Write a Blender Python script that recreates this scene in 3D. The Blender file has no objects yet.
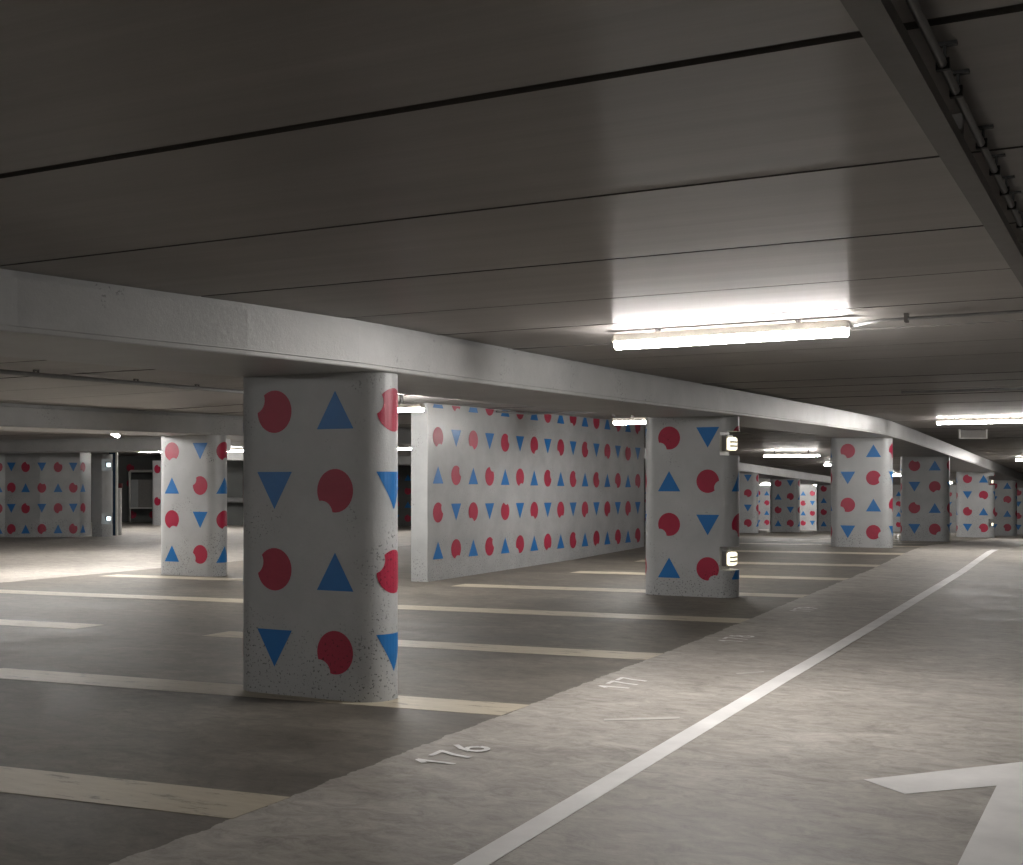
import bpy, bmesh, math, random
from mathutils import Vector, Matrix
random.seed(7)
S = bpy.context.scene
C = S.collection
PI = math.pi

# ------------------------------------------------------------------ camera
FPX, CX, HY, EYE = 1225.0, 511.5, 482.0, 1.60
YAW = math.radians(27.4)
cd = bpy.data.cameras.new('camera'); cam = bpy.data.objects.new('camera', cd); C.objects.link(cam)
cam.location = (0, 0, EYE); cam.rotation_euler = (PI/2, 0, YAW)
cd.sensor_width = 36; cd.sensor_fit = 'HORIZONTAL'; cd.lens = FPX/1023*36
cd.shift_y = (HY-432.5)/1023; cd.clip_end = 300
S.camera = cam
# ------------------------------------------------------------------ world, exposure
w = bpy.data.worlds.new('world'); S.world = w; w.use_nodes = True
w.node_tree.nodes['Background'].inputs[0].default_value = (0.9, 0.95, 1, 1)
w.node_tree.nodes['Background'].inputs[1].default_value = 0.0
vs = S.view_settings
vs.view_transform = 'Standard'; vs.look = 'None'; vs.gamma = 1; vs.use_curve_mapping = False
vs.exposure = 1.87
LAMP = 50.0            # radiance of the fluorescent diffusers

SY, CY = math.sin(YAW), math.cos(YAW)
def gp(px, f):
    """world X,Y of a point seen at picture column px, f metres ahead"""
    r = (px-CX)/FPX*f
    return (r*CY - f*SY, r*SY + f*CY)

# ------------------------------------------------------------------ the gentle crest of the floor
def smooth(t): t = max(0.0, min(1.0, t)); return t*t*(3-2*t)
PROF = [(-20, 0), (12, 0), (16, .03), (22, .075), (26.8, .17), (29.5, .14), (36, -.07), (48, -.44), (60, -.82), (74, -1.30), (95, -1.9)]
def prof(y):
    for (a, za), (b, zb) in zip(PROF, PROF[1:]):
        if y <= b: return za+(zb-za)*max(0, (y-a))/(b-a)
    return PROF[-1][1]
def zo(x, y):
    p = prof(y)
    k = smooth((x+14)/4.0)
    if p > 0: return p*k
    if y < 20: return p
    return p*(smooth((x+40)/14.0)*0.6+0.4)

CPROF = [(-20, 0), (8, 0), (12, .04), (16, .095), (20.6, .145), (24, .175), (26.6, .185), (28.5, .15), (36, -.07), (48, -.44), (60, -.82), (74, -1.30), (95, -1.9)]
def zc(x, y):
    for (a, za), (b, zb) in zip(CPROF, CPROF[1:]):
        if y <= b: p = za+(zb-za)*max(0, (y-a))/(b-a); break
    if p > 0: return p*smooth((x+14)/4.0)
    return p*(smooth((x+40)/14.0)*0.6+0.4)

# ------------------------------------------------------------------ materials
def mat(name): 
    m = bpy.data.materials.new(name); m.use_nodes = True
    nt = m.node_tree; b = nt.nodes['Principled BSDF']
    return m, nt, b
def N(nt, t, **kw):
    n = nt.nodes.new(t)
    for k, v in kw.items(): setattr(n, k, v)
    return n
def ramp(nt, src, stops):
    r = N(nt, 'ShaderNodeValToRGB'); e = r.color_ramp.elements
    while len(e) < len(stops): e.new(0.5)
    for q, (p, c) in zip(e, stops): q.position = p; q.color = (*c, 1)
    nt.links.new(src, r.inputs[0]); return r
def noise(nt, scale, detail=4, rough=.6, vec=None, stretch=None):
    n = N(nt, 'ShaderNodeTexNoise'); n.inputs['Scale'].default_value = scale
    n.inputs['Detail'].default_value = detail; n.inputs['Roughness'].default_value = rough
    if vec is None:
        g = N(nt, 'ShaderNodeNewGeometry'); vec = g.outputs['Position']
    if stretch:
        mp = N(nt, 'ShaderNodeMapping'); mp.inputs['Scale'].default_value = stretch
        nt.links.new(vec, mp.inputs[0]); vec = mp.outputs[0]
    nt.links.new(vec, n.inputs['Vector']); return n
def mix(nt, fac, a, b, mode='MIX'):
    m = N(nt, 'ShaderNodeMix', data_type='RGBA', blend_type=mode)
    for sock, v in ((m.inputs[0], fac), (m.inputs[6], a), (m.inputs[7], b)):
        if isinstance(v, (int, float)): sock.default_value = v
        elif isinstance(v, tuple): sock.default_value = (*v, 1)
        else: nt.links.new(v, sock)
    return m.outputs[2]
def bump(nt, b, h, s=.3, d=.01):
    n = N(nt, 'ShaderNodeBump'); n.inputs['Strength'].default_value = s; n.inputs['Distance'].default_value = d
    nt.links.new(h, n.inputs['Height']); nt.links.new(n.outputs[0], b.inputs['Normal'])

def painted(name, col, rough=.42, var=.08, pits=True, metal=0):
    m, nt, b = mat(name)
    n1 = noise(nt, 2.2, 5); lo = tuple(c*(1-var) for c in col); hi = tuple(min(1, c*(1+var)) for c in col)
    r = ramp(nt, n1.outputs[0], [(.3, lo), (.7, hi)])
    out = r.outputs[0]
    if pits:
        p = noise(nt, 46, 3, .55); pr = ramp(nt, p.outputs[0], [(.37, (1, 1, 1)), (.40, (0, 0, 0))])
        g = N(nt, 'ShaderNodeNewGeometry'); sx = N(nt, 'ShaderNodeSeparateXYZ'); nt.links.new(g.outputs['Position'], sx.inputs[0])
        mr = N(nt, 'ShaderNodeMapRange'); nt.links.new(sx.outputs[2], mr.inputs[0])
        for q, v in ((1, .1), (2, .9), (3, .22), (4, 0.0)): mr.inputs[q].default_value = v
        zone = noise(nt, 1.9, 3); ad = N(nt, 'ShaderNodeMath', operation='ADD'); nt.links.new(zone.outputs[0], ad.inputs[0]); nt.links.new(mr.outputs[0], ad.inputs[1])
        zr = ramp(nt, ad.outputs[0], [(.56, (0, 0, 0)), (.68, (1, 1, 1))])
        mm = mix(nt, 1.0, pr.outputs[0], zr.outputs[0], 'MULTIPLY')
        out = mix(nt, mm, out, tuple(c*.35 for c in col))
        bump(nt, b, noise(nt, 22, 6, .75).outputs[0], .35, .008)
    nt.links.new(out, b.inputs['Base Color'])
    b.inputs['Roughness'].default_value = rough; b.inputs['Metallic'].default_value = metal
    return m
def plain(name, col, rough=.5, metal=0):
    m, nt, b = mat(name)
    n = noise(nt, 14, 3); r = ramp(nt, n.outputs[0], [(.3, tuple(c*.92 for c in col)), (.7, tuple(min(1, c*1.06) for c in col))])
    nt.links.new(r.outputs[0], b.inputs['Base Color'])
    b.inputs['Roughness'].default_value = rough; b.inputs['Metallic'].default_value = metal
    return m
def glow(name, col, s):
    m, nt, b = mat(name)
    b.inputs['Base Color'].default_value = (.8, .8, .8, 1)
    b.inputs['Emission Color'].default_value = (*col, 1); b.inputs['Emission Strength'].default_value = s
    return m

M_COL = painted('painted_concrete_grey', (.425, .435, .44), .40)
M_WALL = painted('painted_wall_grey', (.37, .378, .38), .33, .12)
M_BEAM = painted('beam_concrete', (.385, .388, .385), .42, .10)
M_RED = painted('crimson_paint', (.37, .014, .050), .42, .12)
M_BLUE = painted('blue_paint', (.008, .15, .44), .42, .08, pits=False)
M_LINE_W = painted('white_road_paint', (.74, .73, .72), .5, .12, pits=False)
M_DARK = plain('dark_joint', (.105, .098, .092), .8)
M_STEEL = plain('galvanised_steel', (.30, .30, .30), .4, .3)
M_TRAY = plain('grey_tray_metal', (.19, .18, .172), .55)
M_PLASTIC = plain('lamp_housing_plastic', (.55, .52, .47), .45)
M_BLACK = plain('black_plastic', (.02, .02, .02), .4)
M_GLOW = glow('fluorescent_diffuser', (1.0, .965, .925), LAMP)
M_NICHE = glow('column_light_lens', (1.0, .90, .62), .42)
M_CYAN = glow('cool_light_lens', (.70, .93, 1.0), .8)
M_BLUEGLASS = plain('dark_blue_panel', (.02, .045, .085), .15)
M_WHITE = plain('white_enamel', (.7, .69, .66), .35)
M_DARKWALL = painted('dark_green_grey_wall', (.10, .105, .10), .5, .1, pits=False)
M_SHUTTER = plain('grey_shutter', (.22, .21, .20), .5)
M_MAROON = plain('dark_red_cap', (.14, .01, .015), .5)

# cream bay lines with wear
def cream():
    m, nt, b = mat('cream_bay_paint')
    n = noise(nt, 3, 6, .7, stretch=(1, 4, 1)); r = ramp(nt, n.outputs[0], [(.36, (.20, .18, .14)), (.43, (.42, .37, .28)), (.75, (.50, .45, .35))])
    nt.links.new(r.outputs[0], b.inputs['Base Color']); b.inputs['Roughness'].default_value = .5
    return m
M_CREAM = cream()

def floor_mat():
    m, nt, b = mat('power_floated_concrete')
    g = N(nt, 'ShaderNodeNewGeometry'); sx = N(nt, 'ShaderNodeSeparateXYZ'); nt.links.new(g.outputs['Position'], sx.inputs[0])
    wob = noise(nt, 3.5, 4, .7)
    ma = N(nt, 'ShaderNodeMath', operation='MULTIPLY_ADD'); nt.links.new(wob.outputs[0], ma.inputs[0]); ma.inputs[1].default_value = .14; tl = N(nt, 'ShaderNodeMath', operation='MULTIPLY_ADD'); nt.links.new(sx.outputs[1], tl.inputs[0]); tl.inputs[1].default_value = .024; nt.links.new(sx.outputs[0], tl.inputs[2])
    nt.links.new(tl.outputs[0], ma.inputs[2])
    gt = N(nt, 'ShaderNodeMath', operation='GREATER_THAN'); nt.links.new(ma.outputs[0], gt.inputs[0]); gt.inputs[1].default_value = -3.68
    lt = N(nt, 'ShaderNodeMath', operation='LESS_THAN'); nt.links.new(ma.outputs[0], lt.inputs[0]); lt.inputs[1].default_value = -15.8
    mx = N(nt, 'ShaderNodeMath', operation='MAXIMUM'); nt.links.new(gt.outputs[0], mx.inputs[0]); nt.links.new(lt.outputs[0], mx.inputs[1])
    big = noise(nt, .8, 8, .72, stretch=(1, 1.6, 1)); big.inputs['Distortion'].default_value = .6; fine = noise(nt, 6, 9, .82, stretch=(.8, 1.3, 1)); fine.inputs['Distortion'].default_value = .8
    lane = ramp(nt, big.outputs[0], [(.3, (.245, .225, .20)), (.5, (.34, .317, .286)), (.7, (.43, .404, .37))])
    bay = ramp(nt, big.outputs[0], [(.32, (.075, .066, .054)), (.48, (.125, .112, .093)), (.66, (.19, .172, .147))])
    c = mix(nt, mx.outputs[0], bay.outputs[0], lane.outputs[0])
    fr = ramp(nt, fine.outputs[0], [(.28, (.55, .55, .54)), (.5, (1, 1, 1)), (.72, (1.4, 1.4, 1.4))])
    c = mix(nt, 1.0, c, fr.outputs[0], 'MULTIPLY')
    st = noise(nt, 1.3, 9, .82, stretch=(.8, 1.9, 1)); st.inputs['Distortion'].default_value = 1.2; sr = ramp(nt, st.outputs[0], [(.54, (1, 1, 1)), (.66, (.60, .58, .55))])
    c = mix(nt, .8, c, sr.outputs[0], 'MULTIPLY')
    nt.links.new(c, b.inputs['Base Color'])
    rr = ramp(nt, big.outputs[0], [(.3, (.50,)*3), (.7, (.68,)*3)]); nt.links.new(rr.outputs[0], b.inputs['Roughness'])
    b.inputs['Specular IOR Level'].default_value = .38
    bump(nt, b, noise(nt, 26, 4, .6).outputs[0], .18, .004)
    return m
M_FLOOR = floor_mat()

def ceil_mat():
    m, nt, b = mat('precast_soffit')
    streak = noise(nt, 1.0, 6, .7, stretch=(.35, 9, 1)); soft = noise(nt, .5, 3)
    a = ramp(nt, streak.outputs[0], [(.3, (.30, .281, .267)), (.7, (.375, .354, .338))])
    s = ramp(nt, soft.outputs[0], [(.3, (.85,)*3), (.7, (1.1,)*3)])
    nt.links.new(mix(nt, 1, a.outputs[0], s.outputs[0], 'MULTIPLY'), b.inputs['Base Color'])
    b.inputs['Roughness'].default_value = .42; b.inputs['Anisotropic'].default_value = .92
    b.inputs['Specular IOR Level'].default_value = .7
    t = N(nt, 'ShaderNodeCombineXYZ'); t.inputs[0].default_value = 0; t.inputs[1].default_value = 1
    nt.links.new(t.outputs[0], b.inputs['Tangent'])
    bump(nt, b, noise(nt, 2, 5, .7, stretch=(.3, 14, 1)).outputs[0], .10, .004)
    return m
M_CEIL = ceil_mat()

# ------------------------------------------------------------------ mesh helpers
def obj(name, bm, mats, parent=None, smooth_=False, loc=None):
    me = bpy.data.meshes.new(name)
    bmesh.ops.recalc_face_normals(bm, faces=[f for f in bm.faces if f.material_index == 0])
    bm.to_mesh(me); bm.free()
    for m in (mats if isinstance(mats, (list, tuple)) else [mats]): me.materials.append(m)
    if smooth_:
        for p in me.polygons: p.use_smooth = True
    o = bpy.data.objects.new(name, me); C.objects.link(o)
    if parent: o.parent = parent
    if loc: o.location = loc
    return o
def tag(o, label, cat, group=None):
    o['label'] = label; o['category'] = cat
    if group: o['group'] = group
    return o
def thing(name, label, cat, loc, rz=0, group=None):
    o = bpy.data.objects.new(name, None); C.objects.link(o); o.location = loc; o.rotation_euler = (0, 0, rz)
    return tag(o, label, cat, group)
def struct(name, bm, mats):
    o = obj(name, bm, mats); o['kind'] = 'structure'; return o
def box(bm, x0, x1, y0, y1, z0, z1, mi=0, bev=0):
    v = [bm.verts.new(p) for p in ((x0,y0,z0),(x1,y0,z0),(x1,y1,z0),(x0,y1,z0),(x0,y0,z1),(x1,y0,z1),(x1,y1,z1),(x0,y1,z1))]
    fs = [bm.faces.new([v[i] for i in q]) for q in ((0,3,2,1),(4,5,6,7),(0,1,5,4),(1,2,6,5),(2,3,7,6),(3,0,4,7))]
    for f in fs: f.material_index = mi
    if bev:
        es = list({e for f in fs for e in f.edges})
        bmesh.ops.bevel(bm, geom=es, offset=bev, segments=2, affect='EDGES')
    return fs
def prism(bm, ring, z0, z1, mi=0):
    a = [bm.verts.new((x, y, z0)) for x, y in ring]; b = [bm.verts.new((x, y, z1)) for x, y in ring]
    n = len(ring); fs = [bm.faces.new(list(reversed(a))), bm.faces.new(b)]
    for i in range(n): fs.append(bm.faces.new([a[i], a[(i+1) % n], b[(i+1) % n], b[i]]))
    for f in fs: f.material_index = mi
    return fs
def tube(bm, pts, r, seg=8, mi=0):
    rings = []
    for i, p in enumerate(pts):
        p = Vector(p); d = (Vector(pts[min(i+1, len(pts)-1)])-Vector(pts[max(i-1, 0)])).normalized()
        u = d.cross(Vector((0, 0, 1))); u = u.normalized() if u.length > .01 else Vector((1, 0, 0)); v = d.cross(u)
        rings.append([bm.verts.new(p+r*(math.cos(2*PI*k/seg)*u+math.sin(2*PI*k/seg)*v)) for k in range(seg)])
    for a, b in zip(rings, rings[1:]):
        for k in range(seg): bm.faces.new([a[k], a[(k+1) % seg], b[(k+1) % seg], b[k]]).material_index = mi
    bm.faces.new(list(reversed(rings[0]))).material_index = mi; bm.faces.new(rings[-1]).material_index = mi

# ------------------------------------------------------------------ the painted pattern: bitten discs and triangles
RD, RB, DB = .16, .10, .212
def disc_poly(cx, cz, ang, sc=1, asp=1):
    pts = []; a0 = math.radians(ang)
    a = (DB*DB+RD*RD-RB*RB)/(2*DB); th = math.acos(a/RD)
    n = 30
    for i in range(n+1):
        t = a0+th+(2*PI-2*th)*i/n; pts.append((cx+RD*sc*asp*math.cos(t), cz+RD*sc*math.sin(t)))
    ph = math.acos((DB-a)/RB)
    for i in range(1, 7):
        t = a0+PI+ph-2*ph*i/7
        px = DB*math.cos(a0)+RB*math.cos(t); pz = DB*math.sin(a0)+RB*math.sin(t)
        pts.append((cx+px*sc*asp, cz+pz*sc))
    return pts
def tri_poly(cx, cz, up, sc=1, asp=1):
    h = .14*sc if up else -.14*sc
    return [(cx-.163*sc*asp, cz-h), (cx+.163*sc*asp, cz-h), (cx, cz+h)]
def clip(poly, s, keep_gt):
    out = []; n = len(poly)
    for i in range(n):
        a, b = poly[i], poly[(i+1) % n]
        ia = (a[0] >= s) == keep_gt; ib = (b[0] >= s) == keep_gt
        if ia: out.append(a)
        if ia != ib and abs(b[0]-a[0]) > 1e-9:
            t = (s-a[0])/(b[0]-a[0]); out.append((s, a[1]+t*(b[1]-a[1])))
    return out
def clipz(poly, z, below):
    sw = [(b, a) for a, b in poly]; r = clip(sw, z, not below); return [(b, a) for a, b in r]
def paint(bm, poly, fmap, mi, step=None):
    """fmap(s) -> x,y just proud of the surface"""
    s0 = min(p[0] for p in poly); s1 = max(p[0] for p in poly)
    slabs = [(s0, s1)]
    if step: k = max(1, math.ceil((s1-s0)/step)); slabs = [(s0+(s1-s0)*i/k, s0+(s1-s0)*(i+1)/k) for i in range(k)]
    for a, b in slabs:
        q = poly
        if len(slabs) > 1:
            q = clip(clip(poly, a, True), b, False)
        c = []
        for p in q:
            if not c or (abs(p[0]-c[-1][0])+abs(p[1]-c[-1][1])) > 1e-5: c.append(p)
        if len(c) > 2 and (abs(c[0][0]-c[-1][0])+abs(c[0][1]-c[-1][1])) < 1e-5: c.pop()
        if len(c) < 3: continue
        f = bm.faces.new([bm.verts.new((*fmap(p[0]), p[1])) for p in c]); f.material_index = mi

# ------------------------------------------------------------------ floor and ceiling
def grid_xy(bm, xs, ys, z, mi=0):
    V = [[bm.verts.new((x, y, z+zo(x, y))) for x in xs] for y in ys]
    for j in range(len(ys)-1):
        for i in range(len(xs)-1): bm.faces.new([V[j][i], V[j][i+1], V[j+1][i+1], V[j+1][i]]).material_index = mi
XS = [-52, -44]+[-40+1.0*i for i in range(47)]
bm = bmesh.new(); grid_xy(bm, XS, [-12+1.0*i for i in range(101)], 0)
struct('floor', bm, M_FLOOR)
CEIL = 2.74
joints = [3.17-13*0-1.3*i for i in range(8, 0, -1)]+[3.17, 4.49, 5.79, 7.02, 8.18]
y = 8.18
while y < 87: y += 1.28; joints.append(y)
def jw(y): return .055 if any(abs(y-t) < .7 for t in (3.17, 16.2, 30.5)) and min((abs(j-t), j) for j in joints for t in (3.17, 16.2, 30.5) if abs(y-t) < .7)[1] == y else (.016 if abs(y-5.79) > .1 else .026)
bm = bmesh.new(); prev = -12.0
rows = []
for j in joints:
    wd = jw(j); rows.append((prev, j-wd/2, 0)); rows.append((j-wd/2, j+wd/2, 1)); prev = j+wd/2
rows.append((prev, 88, 0))
for k, (a, b, isj) in enumerate(rows):
    seam = isj and a > 8.5 and k % 4 == 1 and b-a < .03
    dz = 0.014 if isj else random.uniform(-.003, .003)
    if seam: dz = -.006; isj = 0
    V = [[bm.verts.new((x, yy, CEIL+dz+zc(x, yy))) for x in XS] for yy in (a, b)]
    for i in range(len(XS)-1): bm.faces.new([V[0][i], V[1][i], V[1][i+1], V[0][i+1]]).material_index = isj
    if isj:
        for yy in (a, b):
            P = [[bm.verts.new((x, yy, CEIL+q+zc(x, yy))) for x in XS] for q in (-.002, .015)]
            for i in range(len(XS)-1): bm.faces.new([P[0][i], P[0][i+1], P[1][i+1], P[1][i]]).material_index = 1
struct('ceiling', bm, [M_CEIL, M_DARK])
# enclosing walls (the sides of the hall out of view, and the painted end wall)
def wall_strip(name, pts, mats, h=CEIL, th=.3, items=None, z0=-.1, base=None):
    """wall along pts (face side first), thickness th behind; items = pattern (s, z, kind, ang)"""
    bm = bmesh.new()
    L = [0]
    for a, b in zip(pts, pts[1:]): L.append(L[-1]+math.dist(a, b))
    def at(s, off=0):
        s = max(0, min(L[-1], s))
        for k in range(len(pts)-1):
            if s <= L[k+1] or k == len(pts)-2:
                a, b = pts[k], pts[k+1]; t = (s-L[k])/(L[k+1]-L[k]); dx, dy = (b[0]-a[0])/(L[k+1]-L[k]), (b[1]-a[1])/(L[k+1]-L[k])
                return (a[0]+t*(b[0]-a[0])+dy*off, a[1]+t*(b[1]-a[1])-dx*off)
    n = max(1, int(L[-1]/1.0)); ss = sorted(set([L[-1]*i/n for i in range(n+1)]+L))
    fr = [at(s) for s in ss]; bk = [at(s, -th) for s in ss]
    F0 = [bm.verts.new((*p, z0+zo(*p))) for p in fr]; F1 = [bm.verts.new((*p, h+zc(*p))) for p in fr]
    B0 = [bm.verts.new((*p, z0+zo(*p))) for p in bk]; B1 = [bm.verts.new((*p, h+zc(*p))) for p in bk]
    for i in range(len(ss)-1):
        bm.faces.new([F0[i], F0[i+1], F1[i+1], F1[i]]); bm.faces.new([B0[i+1], B0[i], B1[i], B1[i+1]])
        bm.faces.new([F1[i], F1[i+1], B1[i+1], B1[i]]); bm.faces.new([F0[i+1], F0[i], B0[i], B0[i+1]])
    bm.faces.new([F0[0], F1[0], B1[0], B0[0]]); bm.faces.new([F0[-1], B0[-1], B1[-1], F1[-1]])
    for (s, z, kind, ang, sc, asp) in (items or []):
        if s-.17 < 0 or s+.17 > L[-1]: continue
        g = at(s); zz = z+(base if base is not None else zo(*g))
        poly = disc_poly(s, zz, ang, sc, asp) if kind == 'd' else tri_poly(s, zz, kind == 'u', sc, asp)
        top = h+zc(*g)-.012
        if max(p[1] for p in poly) > top: poly = clipz(poly, top, True)
        if len(poly) > 2: paint(bm, poly, lambda q: at(q, .004), 1 if kind == 'd' else 2, .06 if len(pts) > 2 else None)
    return bm
def pattern(s0, ds, ns, z0, dz, nr, first='d', par=0, asp=1, sc=1, step=0, slope=0):
    out = []
    for i in range(ns):
        for j in range(nr):
            disc = ((i+j) % 2 == 0) == (first == 'd')
            up = (j % 2 == par)
            out.append((s0+ds*i, z0+dz*j+slope*ds*i, 'd' if disc else ('u' if up else 'w'), random.choice((60, 250, 300, 230, 20, 80, 285)), sc, asp))
    return out
PM = [M_WALL, M_RED, M_BLUE]
def wstruct(name, *a, **k): return struct(name, wall_strip(name, *a, **k), k.get('mats') or a[1])

wstruct('wall_rear', [(4.5, -11), (-50, -11)], [M_WALL])
wstruct('wall_right', [(4.5, 84), (4.5, -11)], [M_WALL])
wstruct('wall_far', [(-38, 74), (5, 74)], PM, items=pattern(.5, .56, 76, .42, .6, 4, 'd', 1))
# the long patterned partition between the bays (face towards +X)
YW0 = 16.43
it = pattern(.32, .574, 16, .515, .60, 5, 't', 0, slope=-.011)
wstruct('wall_middle', [(-10.0, YW0), (-10.0, 25.75)], PM, items=it, base=0.0)
# curved patterned wall on the far left
pl = [gp(-75, 34.2), gp(-30, 35.0), gp(5, 35.45), gp(40, 35.6), gp(80, 35.9), gp(85, 36.15), gp(91, 36.45)]
# locate first column of items so that one falls at picture x = 10
Ls = [0]
for a, b in zip(pl, pl[1:]): Ls.append(Ls[-1]+math.dist(a, b))
def s_at_px(px, f): 
    p = gp(px, f); best = min(range(len(pl)-1), key=lambda k: abs(math.dist(pl[k], p)+math.dist(p, pl[k+1])-math.dist(pl[k], pl[k+1])))
    return Ls[best]+math.dist(pl[best], p)
s10 = s_at_px(10.2, 35.5)
it = []
for i, px in enumerate([-53, -37.5, -21.8, -5.6, 10.2, 26, 41.7, 57, 71.4]):
    for j in range(4):
        disc = (i+j) % 2 == 0
        it.append((s_at_px(px, 35.6), .235+.6*j, 'd' if disc else ('w' if j % 2 else 'u'), random.choice((60, 250, 300, 80)), .93, .80))
for j in range(4): it.append((Ls[4]+.145, .235+.6*j, 'd' if (9+j) % 2 == 0 else ('w' if j % 2 else 'u'), 250, .9, .9))
wstruct('wall_left', pl, PM, items=it, base=0.0)

# ------------------------------------------------------------------ beams
def beam(name, path, label, lo=2.40, wid=1.3, side=-1, group=None):
    """path = line of the face nearest the driving lane; body lies on the -normal side"""
    bm = bmesh.new(); rings = []
    prof_ = [(.05, CEIL+.02), (.05, CEIL-.042), (0, CEIL-.05), (0, lo+.035), (.008, lo+.030), (.008, lo+.008), (.016, lo), (wid-.03, lo), (wid, lo+.03), (wid, CEIL+.02)]
    n = len(path)
    for i, p in enumerate(path):
        a = path[max(i-1, 0)]; b = path[min(i+1, n-1)]; d = math.dist(a, b); dx, dy = (b[0]-a[0])/d, (b[1]-a[1])/d
        nx, ny = -dy, dx      # left of travel
        rings.append([bm.verts.new((p[0]+nx*o, p[1]+ny*o, z+zc(*p))) for o, z in prof_])
    for r0, r1 in zip(rings, rings[1:]):
        for k in range(len(prof_)-1): bm.faces.new([r0[k], r1[k], r1[k+1], r0[k+1]])
        bm.faces.new([r0[-1], r1[-1], r1[0], r0[0]])
    bm.faces.new(rings[0]); bm.faces.new(list(reversed(rings[-1])))
    o = obj(name, bm, M_BEAM); tag(o, label, 'beam', group); return o
beam('concrete_beam', [(-6.3, -10.9), (-5.95, -2), (-5.7, 2), (-5.36, 4.6), (-5.04, 6.1), (-4.88, 7.1), (-4.84, 8.0)]+[(-4.84, 9+.5*i) for i in range(0, 130)],
     'long pale concrete ceiling beam resting on the nearest row of columns')
beam('concrete_beam', [(-15.6, 2.5), (-15.3, 7), (-14.7, 11.9), (-13.95, 16)]+[(-13.9, 17+i) for i in range(57)]+[(-13.9, 73.95)],
     'concrete ceiling beam on the patterned column left of the nearest column')
beam('concrete_beam', [gp(-90, 33.7), gp(0, 32.9), gp(80, 31.9), gp(162, 31.0), gp(215, 30.9)],
     'brightly lit concrete beam crossing above the far left patterned wall')
beam('concrete_beam', [gp(190, 43), gp(300, 44), gp(424, 46)], 'far concrete beam seen low between the nearest column and the wall end')

# ------------------------------------------------------------------ columns
L_, R_ = .455, .212
def col_map(s, off=0):
    per = 4*L_+2*PI*R_
    s = ((s+L_) % per)-L_
    R = R_+off
    if s <= L_: return (s, -R)
    s -= L_
    if s <= PI*R_:
        t = s/R_; return (L_+R*math.sin(t), -R*math.cos(t))
    s -= PI*R_
    if s <= 2*L_: return (L_-s, R)
    s -= 2*L_; t = s/R_
    return (-L_-R*math.sin(t), R*math.cos(t))
def stadium(cut=None):
    ring = [(-L_, -R_), (L_, -R_)] + [(L_+R_*math.sin(PI*k/20), -R_*math.cos(PI*k/20)) for k in range(1, 20)] + \
           [(L_, R_), (-L_, R_)] + [(-L_-R_*math.sin(PI*k/20), R_*math.cos(PI*k/20)) for k in range(1, 20)]
    if cut is not None: ring = [(-L_, -R_), (cut, -R_), (cut, R_), (-L_, R_)]+ring[-19:]
    return ring
def column(x, yface, label, odd=0, z0=.335, dz=.593, angs=(230, 235, 160, 155), niches=(), only_discs=False, rot=0, hpitch=.525, s0=-.255, plain_=False, group='patterned concrete columns', tilt=0):
    """odd=0: upward triangles in the topmost row beside a bitten disc; odd=1: downward"""
    o = thing('concrete_column', label, 'column', (x, yface+R_, zo(x, yface+R_)), rot, group)
    bm = bmesh.new(); top = 2.415+zc(x, yface+R_)-zo(x, yface+R_)
    cuts = sorted(niches); z = -.05
    for a, b in cuts:
        prism(bm, stadium(), z, a); prism(bm, stadium(L_+.015), a, b); z = b
    prism(bm, stadium(), z, top)
    if not plain_:
        for i in range(6):
            for j in range(4):
                disc = (i+j) % 2 == 1 - 0 if True else 0
                if only_discs and not disc: continue
                s = s0+hpitch*i+(.03 if i == 1 else 0); zz = z0+dz*j
                if i > 1 and hpitch > .55: s = s0+hpitch+(i-1)*.5
                poly = disc_poly(s, zz, angs[(i+j) % 4] if i > 1 else angs[j]) if disc else tri_poly(s, zz, ((j % 2) == 1) != bool(odd))
                # topmost row j=3, i=0 is a disc
                for (lo_, hi_) in (spans(cuts, top) if min(p[0] for p in poly) > L_ and min(p[0] for p in poly) < 2.2 else [(0, top)]):
                    q = clipz(clipz(poly, hi_, True), lo_, False) if (max(p[1] for p in poly) > hi_ or min(p[1] for p in poly) < lo_) else poly
                    if len(q) > 2 and max(p[1] for p in q)-min(p[1] for p in q) > 1e-4:
                        flat = max(p[0] for p in q) < L_
                        paint(bm, q, lambda t: col_map(t, .002), 1 if disc else 2, None if flat else .035)
    ob = obj('shaft', bm, [M_COL, M_RED, M_BLUE], o)
    # smooth only the curved sides
    for p in ob.data.polygons:
        if abs(p.normal.z) < .3: p.use_smooth = True
    ob.data.set_sharp_from_angle(angle=math.radians(25))
    return o
def spans(cuts, top):
    r = []; z = 0
    for a, b in cuts: r.append((z, a)); z = b
    r.append((z, top)); return r
def niche_light(x, y, z, label, m, rot=0, h=.20, sc=1, group='small lights set into column notches'):
    o = thing('column_light', label, 'light', (x, y, z), rot, group)
    bm = bmesh.new(); box(bm, -.115, .0, -.11, .11, 0, h, bev=.008); obj('housing', bm, M_TRAY, o)
    bm = bmesh.new(); box(bm, 0, .095, -.10, .10, .01, h-.01, bev=.015); obj('lens', bm, m, o)
    o.scale = (sc, sc, sc)
    bm = bmesh.new()
    for q in (.28, .56): box(bm, .05, .098, -.103, .103, h*q, h*q+.022)
    obj('louvre', bm, M_PLASTIC, o)
    bm = bmesh.new(); box(bm, -.12, .02, -.12, .12, h, h+.02); obj('cover', bm, M_STEEL, o)
    return o

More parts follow.
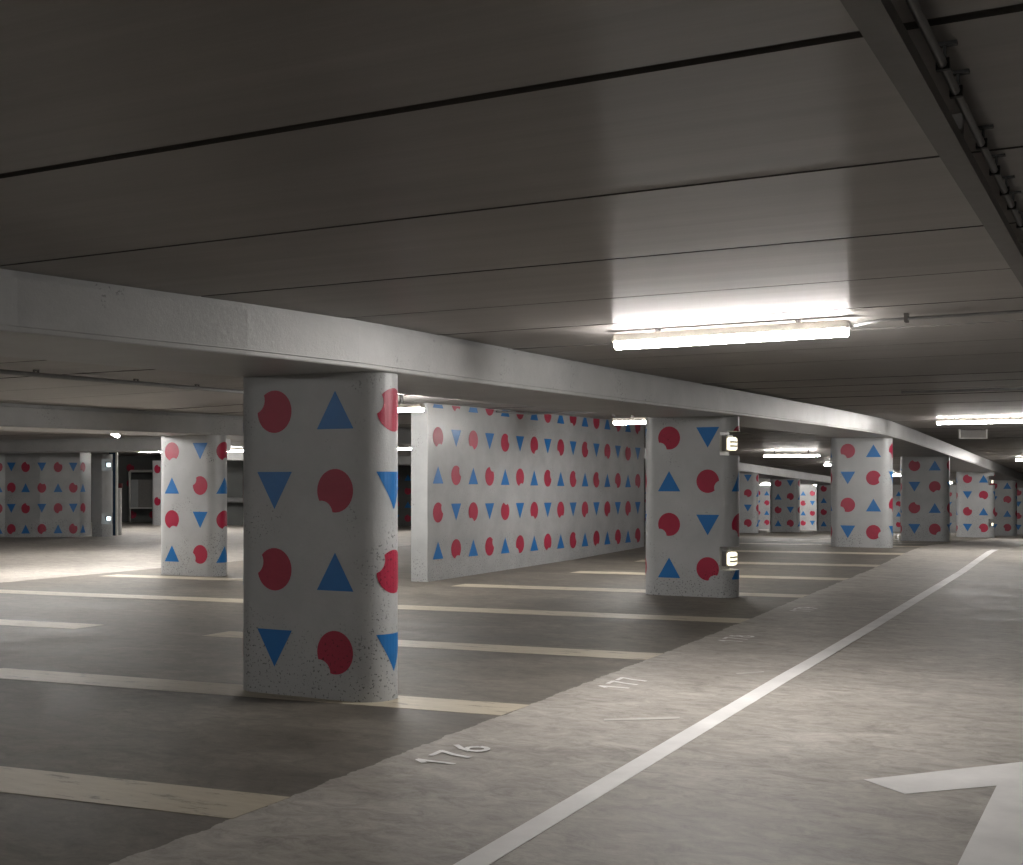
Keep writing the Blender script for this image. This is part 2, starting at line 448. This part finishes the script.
NI = [(.37, .69), (1.93, 2.26)]
XC = -5.605
column(XC+.03, 7.37, 'nearest and largest patterned concrete column, in the left foreground', 0, .350, .593, (230, 160, 240, 155)[::-1] and (228, 165, 235, 155))
column(XC, 16.04, 'patterned column with two lit notches in its right end, right of the long wall', 1, .385, .597, (-60, 230, -25, 230), NI)
column(XC, 27.45, 'patterned column with a bright right edge standing where the floor crests', 0, .34, .595, (-20, 220, -10, 235))
column(XC, 36.2, 'dim patterned column directly right of the bright-edged one', 0, .35, .60, (-50, 60, -70, 80))
column(XC, 47.85, 'paler far column with two small lights on its right edge', 0, .36, .60, (210, 50, 250, 60), NI)
column(XC, 56.5, 'narrow dark far column just right of the pair of small lights', 0, .36, .60, (200, 40, 250, 60))
column(XC, 68.0, 'farthest column of the near row, cut by the right picture edge', 0, .36, .60, (200, 40, 250, 60))
column(-14.61, 16.05, 'patterned column standing alone left of the nearest column', 1, .37, .585, (200, 280, 150, 280), hpitch=.60, s0=-.30)
column(-14.5, 48.0, 'distant patterned column half hidden behind the column with lit notches', 1, .4, .60, (240, 60, 240, 60))
column(-14.5, 54.6, 'distant middle column with bright wall showing on both sides', 1, .4, .60, (240, 60, 240, 60))
column(-14.5, 63.4, 'distant patterned column tucked against the left side of the bright-edged column', 1, .4, .60, (240, 60, 240, 60))
cx_, cy_ = gp(155, 45.5)
column(cx_+.42, cy_, 'pale far column with red discs right of the white post', 1, .30, .60, (240, 60, 240, 60), hpitch=.60, s0=-.30, only_discs=True)
# the plain pillar with cool lights on the far left
ax, ay = gp(96.8, 35.8)
pillar = column(ax-.0, ay, 'plain grey far pillar with two cool white lights beside a dark blue panel', plain_=True, niches=NI, group=None); pillar.scale = (.40, 1, 1)
for z, wh in ((1.99, 'upper'), (.42, 'lower')):
    niche_light(XC+L_+.075, 16.25, z+zo(XC, 16.25), wh+' warm light in the notch of the column right of the long wall', M_NICHE)
    niche_light(XC+L_+.10, 48.06, z+zo(XC, 48), wh+' small bright light on the right edge of the paler far column', M_NICHE, sc=.62)
    niche_light(ax+L_*.40+.045, ay+R_, z+.05+zo(ax, ay), wh+' cool white light on the plain pillar at far left', M_CYAN, sc=.6)

# ------------------------------------------------------------------ fluorescent lamps
LL = 1.77
def bbox_bm(*a, **k):
    b = bmesh.new(); box(b, *a, **k); return b
def make_lamp():
    o = thing('fluorescent_lamp', '', 'lamp', (0, 0, 0))
    bm = bmesh.new()
    # U-shaped diffuser
    pts = [(-.046, 0.0)]+[(.046*math.cos(PI+PI*k/12), -.012+.040*math.sin(PI+PI*k/12)) for k in range(13)]+[(.046, 0.0)]
    V = [[bm.verts.new((x, y, z)) for y, z in pts] for x in (-LL/2+.012, LL/2-.012)]
    for k in range(len(pts)-1): bm.faces.new([V[0][k], V[0][k+1], V[1][k+1], V[1][k]])
    bm.faces.new(V[0]); bm.faces.new(list(reversed(V[1]))); bm.faces.new([V[0][0], V[1][0], V[1][-1], V[0][-1]])
    obj('diffuser', bm, M_GLOW, o)
    obj('housing', bbox_bm(-LL/2, LL/2, -.044, .044, 0.0, .062, bev=.008), M_PLASTIC, o)
    for s in (-1, 1):
        c = s*(LL/2-.012); obj('end_cap', bbox_bm(c-.020, c+.020, -.050, .050, -.004, .046, bev=.01), M_PLASTIC, o)
    for s in (-1, 1):
        c = s*LL*.30; obj('bracket', bbox_bm(c-.015, c+.015, -.025, .025, .020, .088), M_STEEL, o)
    return o
proto = make_lamp(); used = [False]
def lamp(x, y, label, rz=0, drop=0):
    if not used[0]: o = proto; used[0] = True
    else:
        o = proto.copy(); C.objects.link(o)
        for ch in list(proto.children):
            c = ch.copy(); C.objects.link(c); c.parent = o
    o.location = (x, y, CEIL-.088-drop+zc(x, y)); o.rotation_euler = (0, 0, rz)
    for c in o.children:
        if c.name.startswith('bracket'): c.scale.z = (.088+drop)/.088
    # follow the fall of the ceiling across the lamp's length is negligible: lamps run across the slope
    o['label'] = label; o['group'] = 'fluorescent tube lamps on the ceiling'
    return o
lamp(-2.71, 8.62, 'nearest fluorescent lamp, large and glowing at upper right', -.03)
lamp(-2.96, 26.5, 'fluorescent lamp at the right picture edge above the small framed sign')
lamp(-2.95, 43.6, 'small far lamp at the right edge above the far end of the beam')
lamp(-9.78, 14.5, 'lamp touching the end of the long patterned wall', drop=.10)
lamp(-7.35, 19.75, 'lamp whose right end goes behind the column with lit notches', drop=.14)
lamp(-9.95, 38.4, 'lamp seen between the notched column and the bright-edged column', drop=.06)
lamp(-9.9, 46.4, 'far lamp touching the left side of the bright-edged column')
lamp(-9.9, 57.5, 'first small far lamp in the gap right of the bright-edged column')
lamp(-9.9, 67.5, 'second, lower far lamp in the gap right of the bright-edged column')
lamp(-19.2, 70.5, 'farthest lamp, shining on the bright end wall')
lamp(-16.2, 71.0, 'lamp in front of the end wall behind the distant columns')
lx, ly = gp(115, 26.8); lamp(lx, ly, 'small bright lamp seen end-on above the lit left beam', YAW+PI/2+.25)
lx, ly = gp(60, 21.6); lamp(lx, ly, 'lamp behind the left beam lighting the far left floor')
lx, ly = gp(187, 23.5); lamp(lx, ly, 'unseen lamp added behind the lone left column to brighten the floor')  # hidden by the column, added to brighten the left floor and beam
lx, ly = gp(142, 41.0); lamp(lx, ly, 'lamp above the opening beside the white post', YAW)
lx, ly = gp(404, 38.0); lamp(lx, ly, 'far lamp in the slot between the nearest column and wall end', YAW)
lx, ly = gp(235, 40.5); lamp(lx, ly, 'far lamp between the lone left column and the nearest column', YAW)
lx, ly = gp(-20, 20.5); lamp(lx, ly, 'unseen lamp added behind the left beam near the left picture edge for more light')  # extra out-of-view lamp, boosts the light on the left area
lamp(-11.3, -1.5, 'added fill lamp over the left bays outside the left picture edge')  # added for fill light only, never in view
lamp(-2.9, -4.4, 'unseen fill lamp over the driving lane behind the viewer')  # out of view, placed as fill for the nearest column's front face

# ------------------------------------------------------------------ conduits, tray
def pipe(name, pts, r, label, clips=(), m=M_STEEL):
    pts = [(x, y, z+zc(x, y)) for x, y, z in pts]
    o = thing(name, label, 'pipe', pts[0])
    P0 = Vector(pts[0]); bm = bmesh.new(); tube(bm, [Vector(p)-P0 for p in pts], r); obj('tube', bm, m, o, True)
    for c in clips:
        c = Vector((c[0], c[1], CEIL+zc(c[0], c[1]))); q = c-P0; bm = bmesh.new()
        box(bm, q.x-.014, q.x+.014, q.y-.03, q.y+.03, q.z-.012, q.z); box(bm, q.x-.012, q.x+.012, q.y-.03, q.y-.022, q.z-.06, q.z-.010); box(bm, q.x-.012, q.x+.012, q.y+.022, q.y+.03, q.z-.06, q.z-.010)
        obj('clip', bm, M_TRAY, o)
    return o
pipe('conduit', [(-1.80, 8.63, CEIL-.06), (-1.62, 8.64, CEIL-.035), (-.6, 8.66, CEIL-.03), (1.2, 8.70, CEIL-.03), (4.4, 8.75, CEIL-.03)], .011,
     'thin conduit running right from the nearest lamp', [(-1.45, 8.64), (-.35, 8.66)])
pipe('conduit', [(-10.1, -5, CEIL-.05)]+[(-10.1, 2.0*i-3, CEIL-.05) for i in range(1, 9)]+[(-10.05, 14.85, CEIL-.05)], .025,
     'grey pipe with clips along the ceiling of the left bays', [(-10.1, 8.9), (-10.1, 10.3), (-10.1, 11.3), (-10.1, 12.6)])
pipe('conduit', [(-9.93, 18.6, CEIL-.05), (-9.9, 19.75, CEIL-.045), (-8.3, 19.76, CEIL-.045), (-8.22, 19.76, CEIL-.15)], .02, 'short conduit from the patterned wall top to the lamp')
pipe('conduit', [(-2.9, 16.9, CEIL-.05), (-1.5, 16.9, CEIL-.05), (1, 17.0, CEIL-.05), (4.4, 17.1, CEIL-.05)], .018, 'thin pale conduit above the lamp at the right edge')
# cable tray
o = thing('cable_tray', 'grey metal cable tray running diagonally across the upper right ceiling', 'cable tray', (-.51, -5.5, 2.60))
bm = bmesh.new(); box(bm, -.055, .020, 0, 30, 0, .012); box(bm, -.055, -.045, 0, 30, .012, .09); box(bm, .010, .020, 0, 30, .012, .04)
obj('channel', bm, M_TRAY, o)
for k in range(6):
    bm = bmesh.new(); box(bm, -.045, .005, 7.2+2.3*k, 7.24+2.3*k, .012, .141); obj('hanger', bm, M_TRAY, o)
# pipes beside it with clips
o2 = thing('conduit', 'thin pipe with clips along the right side of the cable tray', 'pipe', (-.470, -5.5, 2.685))
bm = bmesh.new(); tube(bm, [Vector((0, k*2.0, 0)) for k in range(16)], .013); obj('tube', bm, M_STEEL, o2, True)
for yy in (3.34, 3.59, 4.18, 4.56, 4.9, 5.17, 5.56, 6.9, 8.1):
    bm = bmesh.new(); q = yy+5.5; box(bm, .002, .010, q-.006, q+.006, .012, .056); box(bm, -.016, .018, q-.009, q+.009, -.016, .014)
    box(bm, -.012, .036, q-.011, q+.011, .046, .055); obj('clip', bm, M_BLACK, o2)

# small framed sign under the ceiling
x, y = gp(973, 28.5)
o = thing('hanging_sign', 'small dark sign with a white frame under the right-edge lamp', 'sign', (x, y, 2.51+zc(x, y)), YAW)
bm = bmesh.new(); box(bm, -.30, .30, -.02, .02, .015, .20); obj('board', bm, M_TRAY, o)
bm = bmesh.new()
for q in ((-.325, -.30, 0, .215), (.30, .325, 0, .215), (-.325, .325, 0, .018)): box(bm, q[0], q[1], -.03, .03, q[2], q[3])
obj('frame', bm, M_WHITE, o)
for s in (-.2, .2):
    bm = bmesh.new(); box(bm, s-.008, s+.008, -.008, .008, .20, .22); obj('hanger', bm, M_STEEL, o)

# ------------------------------------------------------------------ floor markings
def slab(name, poly, m, label, cat, group=None, t=.0015, sub=None):
    bm = bmesh.new(); c = (sum(p[0] for p in poly)/len(poly), sum(p[1] for p in poly)/len(poly))
    vs_ = [bm.verts.new((x-c[0], y-c[1], 0)) for x, y in poly]
    f = bm.faces.new(vs_)
    if f.normal.z < 0: f.normal_flip()
    if sub:
        for (co, no) in sub:
            bmesh.ops.bisect_plane(bm, geom=bm.verts[:]+bm.edges[:]+bm.faces[:], plane_co=(co[0]-c[0], co[1]-c[1], 0), plane_no=no)
    zc = zo(*c)
    for v in bm.verts: v.co.z = zo(v.co.x+c[0], v.co.y+c[1])-zc
    r = bmesh.ops.extrude_face_region(bm, geom=bm.faces[:])
    for v in r['geom']:
        if isinstance(v, bmesh.types.BMVert): v.co.z += t
    ob = obj(name, bm, m, loc=(c[0], c[1], zc+.001)); tag(ob, label, cat, group); return ob
ybay = [4.76, 7.63, 10.56, 13.66, 16.75]
while ybay[-1] < 66: ybay.append(ybay[-1]+2.96)
nm = {0: 'nearest wide cream bay line in the lower left corner', 1: 'worn cream bay line running under the nearest column',
      2: 'cream bay line second behind the nearest column, stopping short on the left', 3: 'long cream bay line passing behind the nearest column',
      4: 'cream bay line running under the column with lit notches'}
def bay(x0, x1, yref, label, wd=.45):
    f = lambda x: yref+.11*(x+4)
    h = wd/2
    if x1 > -5: x1 = -3.74-.024*yref
    poly = [(x0, f(x0)-h), (x1, f(x1)-h), (x1, f(x1)+h), (x0, f(x0)+h)]
    slab('bay_line', poly, M_CREAM, label, 'floor marking', 'cream bay lines', sub=[((x0+(x1-x0)*k/8, 0), (1, 0, 0)) for k in range(1, 8)])
ordn = ['first', 'second', 'third', 'fourth', 'fifth', 'sixth', 'seventh', 'eighth', 'ninth', 'tenth', 'eleventh', 'twelfth', 'thirteenth', 'fourteenth', 'fifteenth', 'sixteenth', 'seventeenth', 'eighteenth']
for k, yb in enumerate(ybay):
    lab = nm.get(k) or ordn[k-5]+' cream bay line beyond the column with lit notches'
    if k in (3,): bay(-19.5, -4.02, yb, lab)
    elif k == 4: bay(-9.3, -4.02, yb, lab)
    else: bay(-8.72, -4.02, yb, lab)
    if k == 2: bay(-15.6, -10.35, yb, 'short cream bay line at the left edge in front of the lone column')
    if k == 4: bay(-15.8, -10.45, yb, 'thin cream bay line at the foot of the lone left column')
slab('lane_line', [(-2.29, -2), (-2.42, -2), (-2.70, 10), (-2.93, 27.9), (-2.79, 27.9), (-2.56, 10)][::-1], M_LINE_W,
     'long white line leading away along the driving lane', 'floor marking', sub=[((0, q, 0), (0, 1, 0)) for q in (11, 13.5, 16, 19, 22, 24.5, 26.8)])
# arrow
A = [(-1.35, 6.71), (-1.10, 6.50), (-.70, 6.90), (-.70, 3.2), (-.38, 3.2), (-.38, 6.90), (.02, 6.50), (.27, 6.71), (-.54, 7.66)]
slab('lane_arrow', A, M_LINE_W, 'large white direction arrow on the lane floor at lower right', 'floor marking')
M_FADED = painted('faded_road_paint', (.44, .425, .40), .5, .15, pits=False)
for q, lb in ((((-3.02, 9.90), (-2.85, 10.10), (-2.87, 10.17), (-3.05, 9.96)), 'faint worn paint streak left of the white lane line, the farther one'),
              (((-3.22, 7.56), (-2.8, 7.86), (-2.82, 7.93), (-3.25, 7.62)), 'faint worn paint streak left of the white lane line, the nearer one')):
    slab('paint_streak', list(q), M_FADED, lb, 'floor marking', t=.002)
# bay numbers
def stroke(bm, pts, wd=.034):
    for i, (a, b) in enumerate(zip(pts, pts[1:])):
        a, b = Vector(a), Vector(b); d = (b-a).normalized(); n = Vector((-d.y, d.x))*wd/2
        e = d*wd*.35
        q = [a-n-e, b-n+e, b+n+e, a+n-e]
        bm.faces.new([bm.verts.new((p.x, p.y, .002+.0002*i)) for p in q])
def arc(cx, cy, rx, ry, a0, a1, n=14): return [(cx+rx*math.cos(math.radians(a0+(a1-a0)*k/n)), cy+ry*math.sin(math.radians(a0+(a1-a0)*k/n))) for k in range(n+1)]
GL = {'1': [[(.02, .22), (.08, .30), (.08, 0)]], '7': [[(0, .29), (.16, .30), (.09, .15), (.06, 0)]],
      '6': [[(.14, .30), (.05, .20), (.01, .11)], arc(.085, .085, .075, .085, 0, 360)],
      '8': [arc(.085, .08, .075, .08, 0, 360), arc(.085, .23, .06, .07, 0, 360)],
      '9': [arc(.085, .215, .075, .085, 0, 360), [(.16, .21), (.13, .10), (.05, 0)]], '0': [arc(.085, .15, .07, .15, 0, 360)]}
def number(txt, x, y, label):
    o = thing('bay_number', label, 'floor marking', (x, y, zo(x, y)+.002), PI/2, 'painted bay numbers')
    u = 0
    for ch in txt:
        bm = bmesh.new()
        for st in GL[ch]: stroke(bm, [(px*.78+u-.27, py*.76) for px, py in st], .036)
        obj('digit', bm, M_LINE_W, o); u += .195
    return o
number('176', -3.49, 6.22, 'white painted bay number 176 on the floor, nearest')
number('177', -3.57, 9.05, 'white painted bay number 177 on the floor')
number('178', -3.60, 12.15, 'white painted bay number 178 on the floor')
number('179', -3.64, 15.10, 'faint painted bay number 179 on the floor near the notched column')

# ------------------------------------------------------------------ far left: blue panel, white post, opening and back walls
px, py = gp(112.8, 36.6)
o = thing('panel', 'dark blue glossy panel beside the plain pillar with cool lights', 'panel', (px, py, zo(px, py)), YAW)
bm = bmesh.new(); box(bm, -.11, .10, -.03, .03, 0, 2.72); obj('sheet', bm, M_BLUEGLASS, o)
bm = bmesh.new(); box(bm, .10, .145, -.05, .05, 0, 2.72); obj('edge_post', bm, M_WHITE, o)
px, py = gp(120.0, 37.0)
o = thing('post', 'slim white post with a dark red cap beside the dark blue panel', 'post', (px, py, zo(px, py)), YAW)
bm = bmesh.new(); tube(bm, [Vector((0, 0, 0)), Vector((0, 0, .1)), Vector((0, 0, 1.42))], .05, 14); obj('shaft', bm, M_WHITE, o, True)
bm = bmesh.new(); tube(bm, [Vector((0, 0, 1.42)), Vector((0, 0, 1.50)), Vector((0, 0, 1.56))], .075, 14); obj('cap', bm, M_MAROON, o, True)
bw = [gp(60, 49.5), gp(175, 52)]
L0 = math.dist(*bw)
it = [(L0*t, z, 'd', 60, 1, 1) for t in (.62, .80) for z in (.30,)]+[(L0*.60, z, 'd', 60, 1, 1) for z in (1.6, 2.25)]
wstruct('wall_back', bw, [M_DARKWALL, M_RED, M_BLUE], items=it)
px, py = gp(140.5, 49.9)
o = thing('service_frame', 'white tubular frame around a grey shutter in the far left opening', 'frame', (px, py, zo(px, py)), YAW)
bm = bmesh.new()
tube(bm, [Vector((-.44, 0, .02)), Vector((-.44, 0, 2.05)), Vector((-.40, 0, 2.1)), Vector((.5, 0, 2.1))], .05, 10); obj('rail', bm, M_WHITE, o, True)
bm = bmesh.new(); box(bm, -.42, -.10, .04, .07, .62, 1.75); obj('panel', bm, M_WALL, o)
bm = bmesh.new(); box(bm, -.10, .48, .03, .06, .62, 1.75)
for k in range(10): box(bm, -.10, .48, .015, .03, .65+.11*k, .70+.11*k)
obj('shutter', bm, M_SHUTTER, o)
bm = bmesh.new(); box(bm, -.46, .5, -.03, .03, .57, .62); obj('sill', bm, M_WHITE, o)
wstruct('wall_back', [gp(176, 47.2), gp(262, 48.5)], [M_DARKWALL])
a, b = gp(200, 46.9), gp(258, 47.7)
bm = bmesh.new(); tube(bm, [Vector((*a, .98+zo(*a))), Vector((*b, .98+zo(*b)))], .10, 8)
ob = obj('guard_rail', bm, M_STEEL); tag(ob, 'grey horizontal rail on the dark wall left of the nearest column', 'rail')
bw = [gp(330, 52.5), gp(430, 54.5)]
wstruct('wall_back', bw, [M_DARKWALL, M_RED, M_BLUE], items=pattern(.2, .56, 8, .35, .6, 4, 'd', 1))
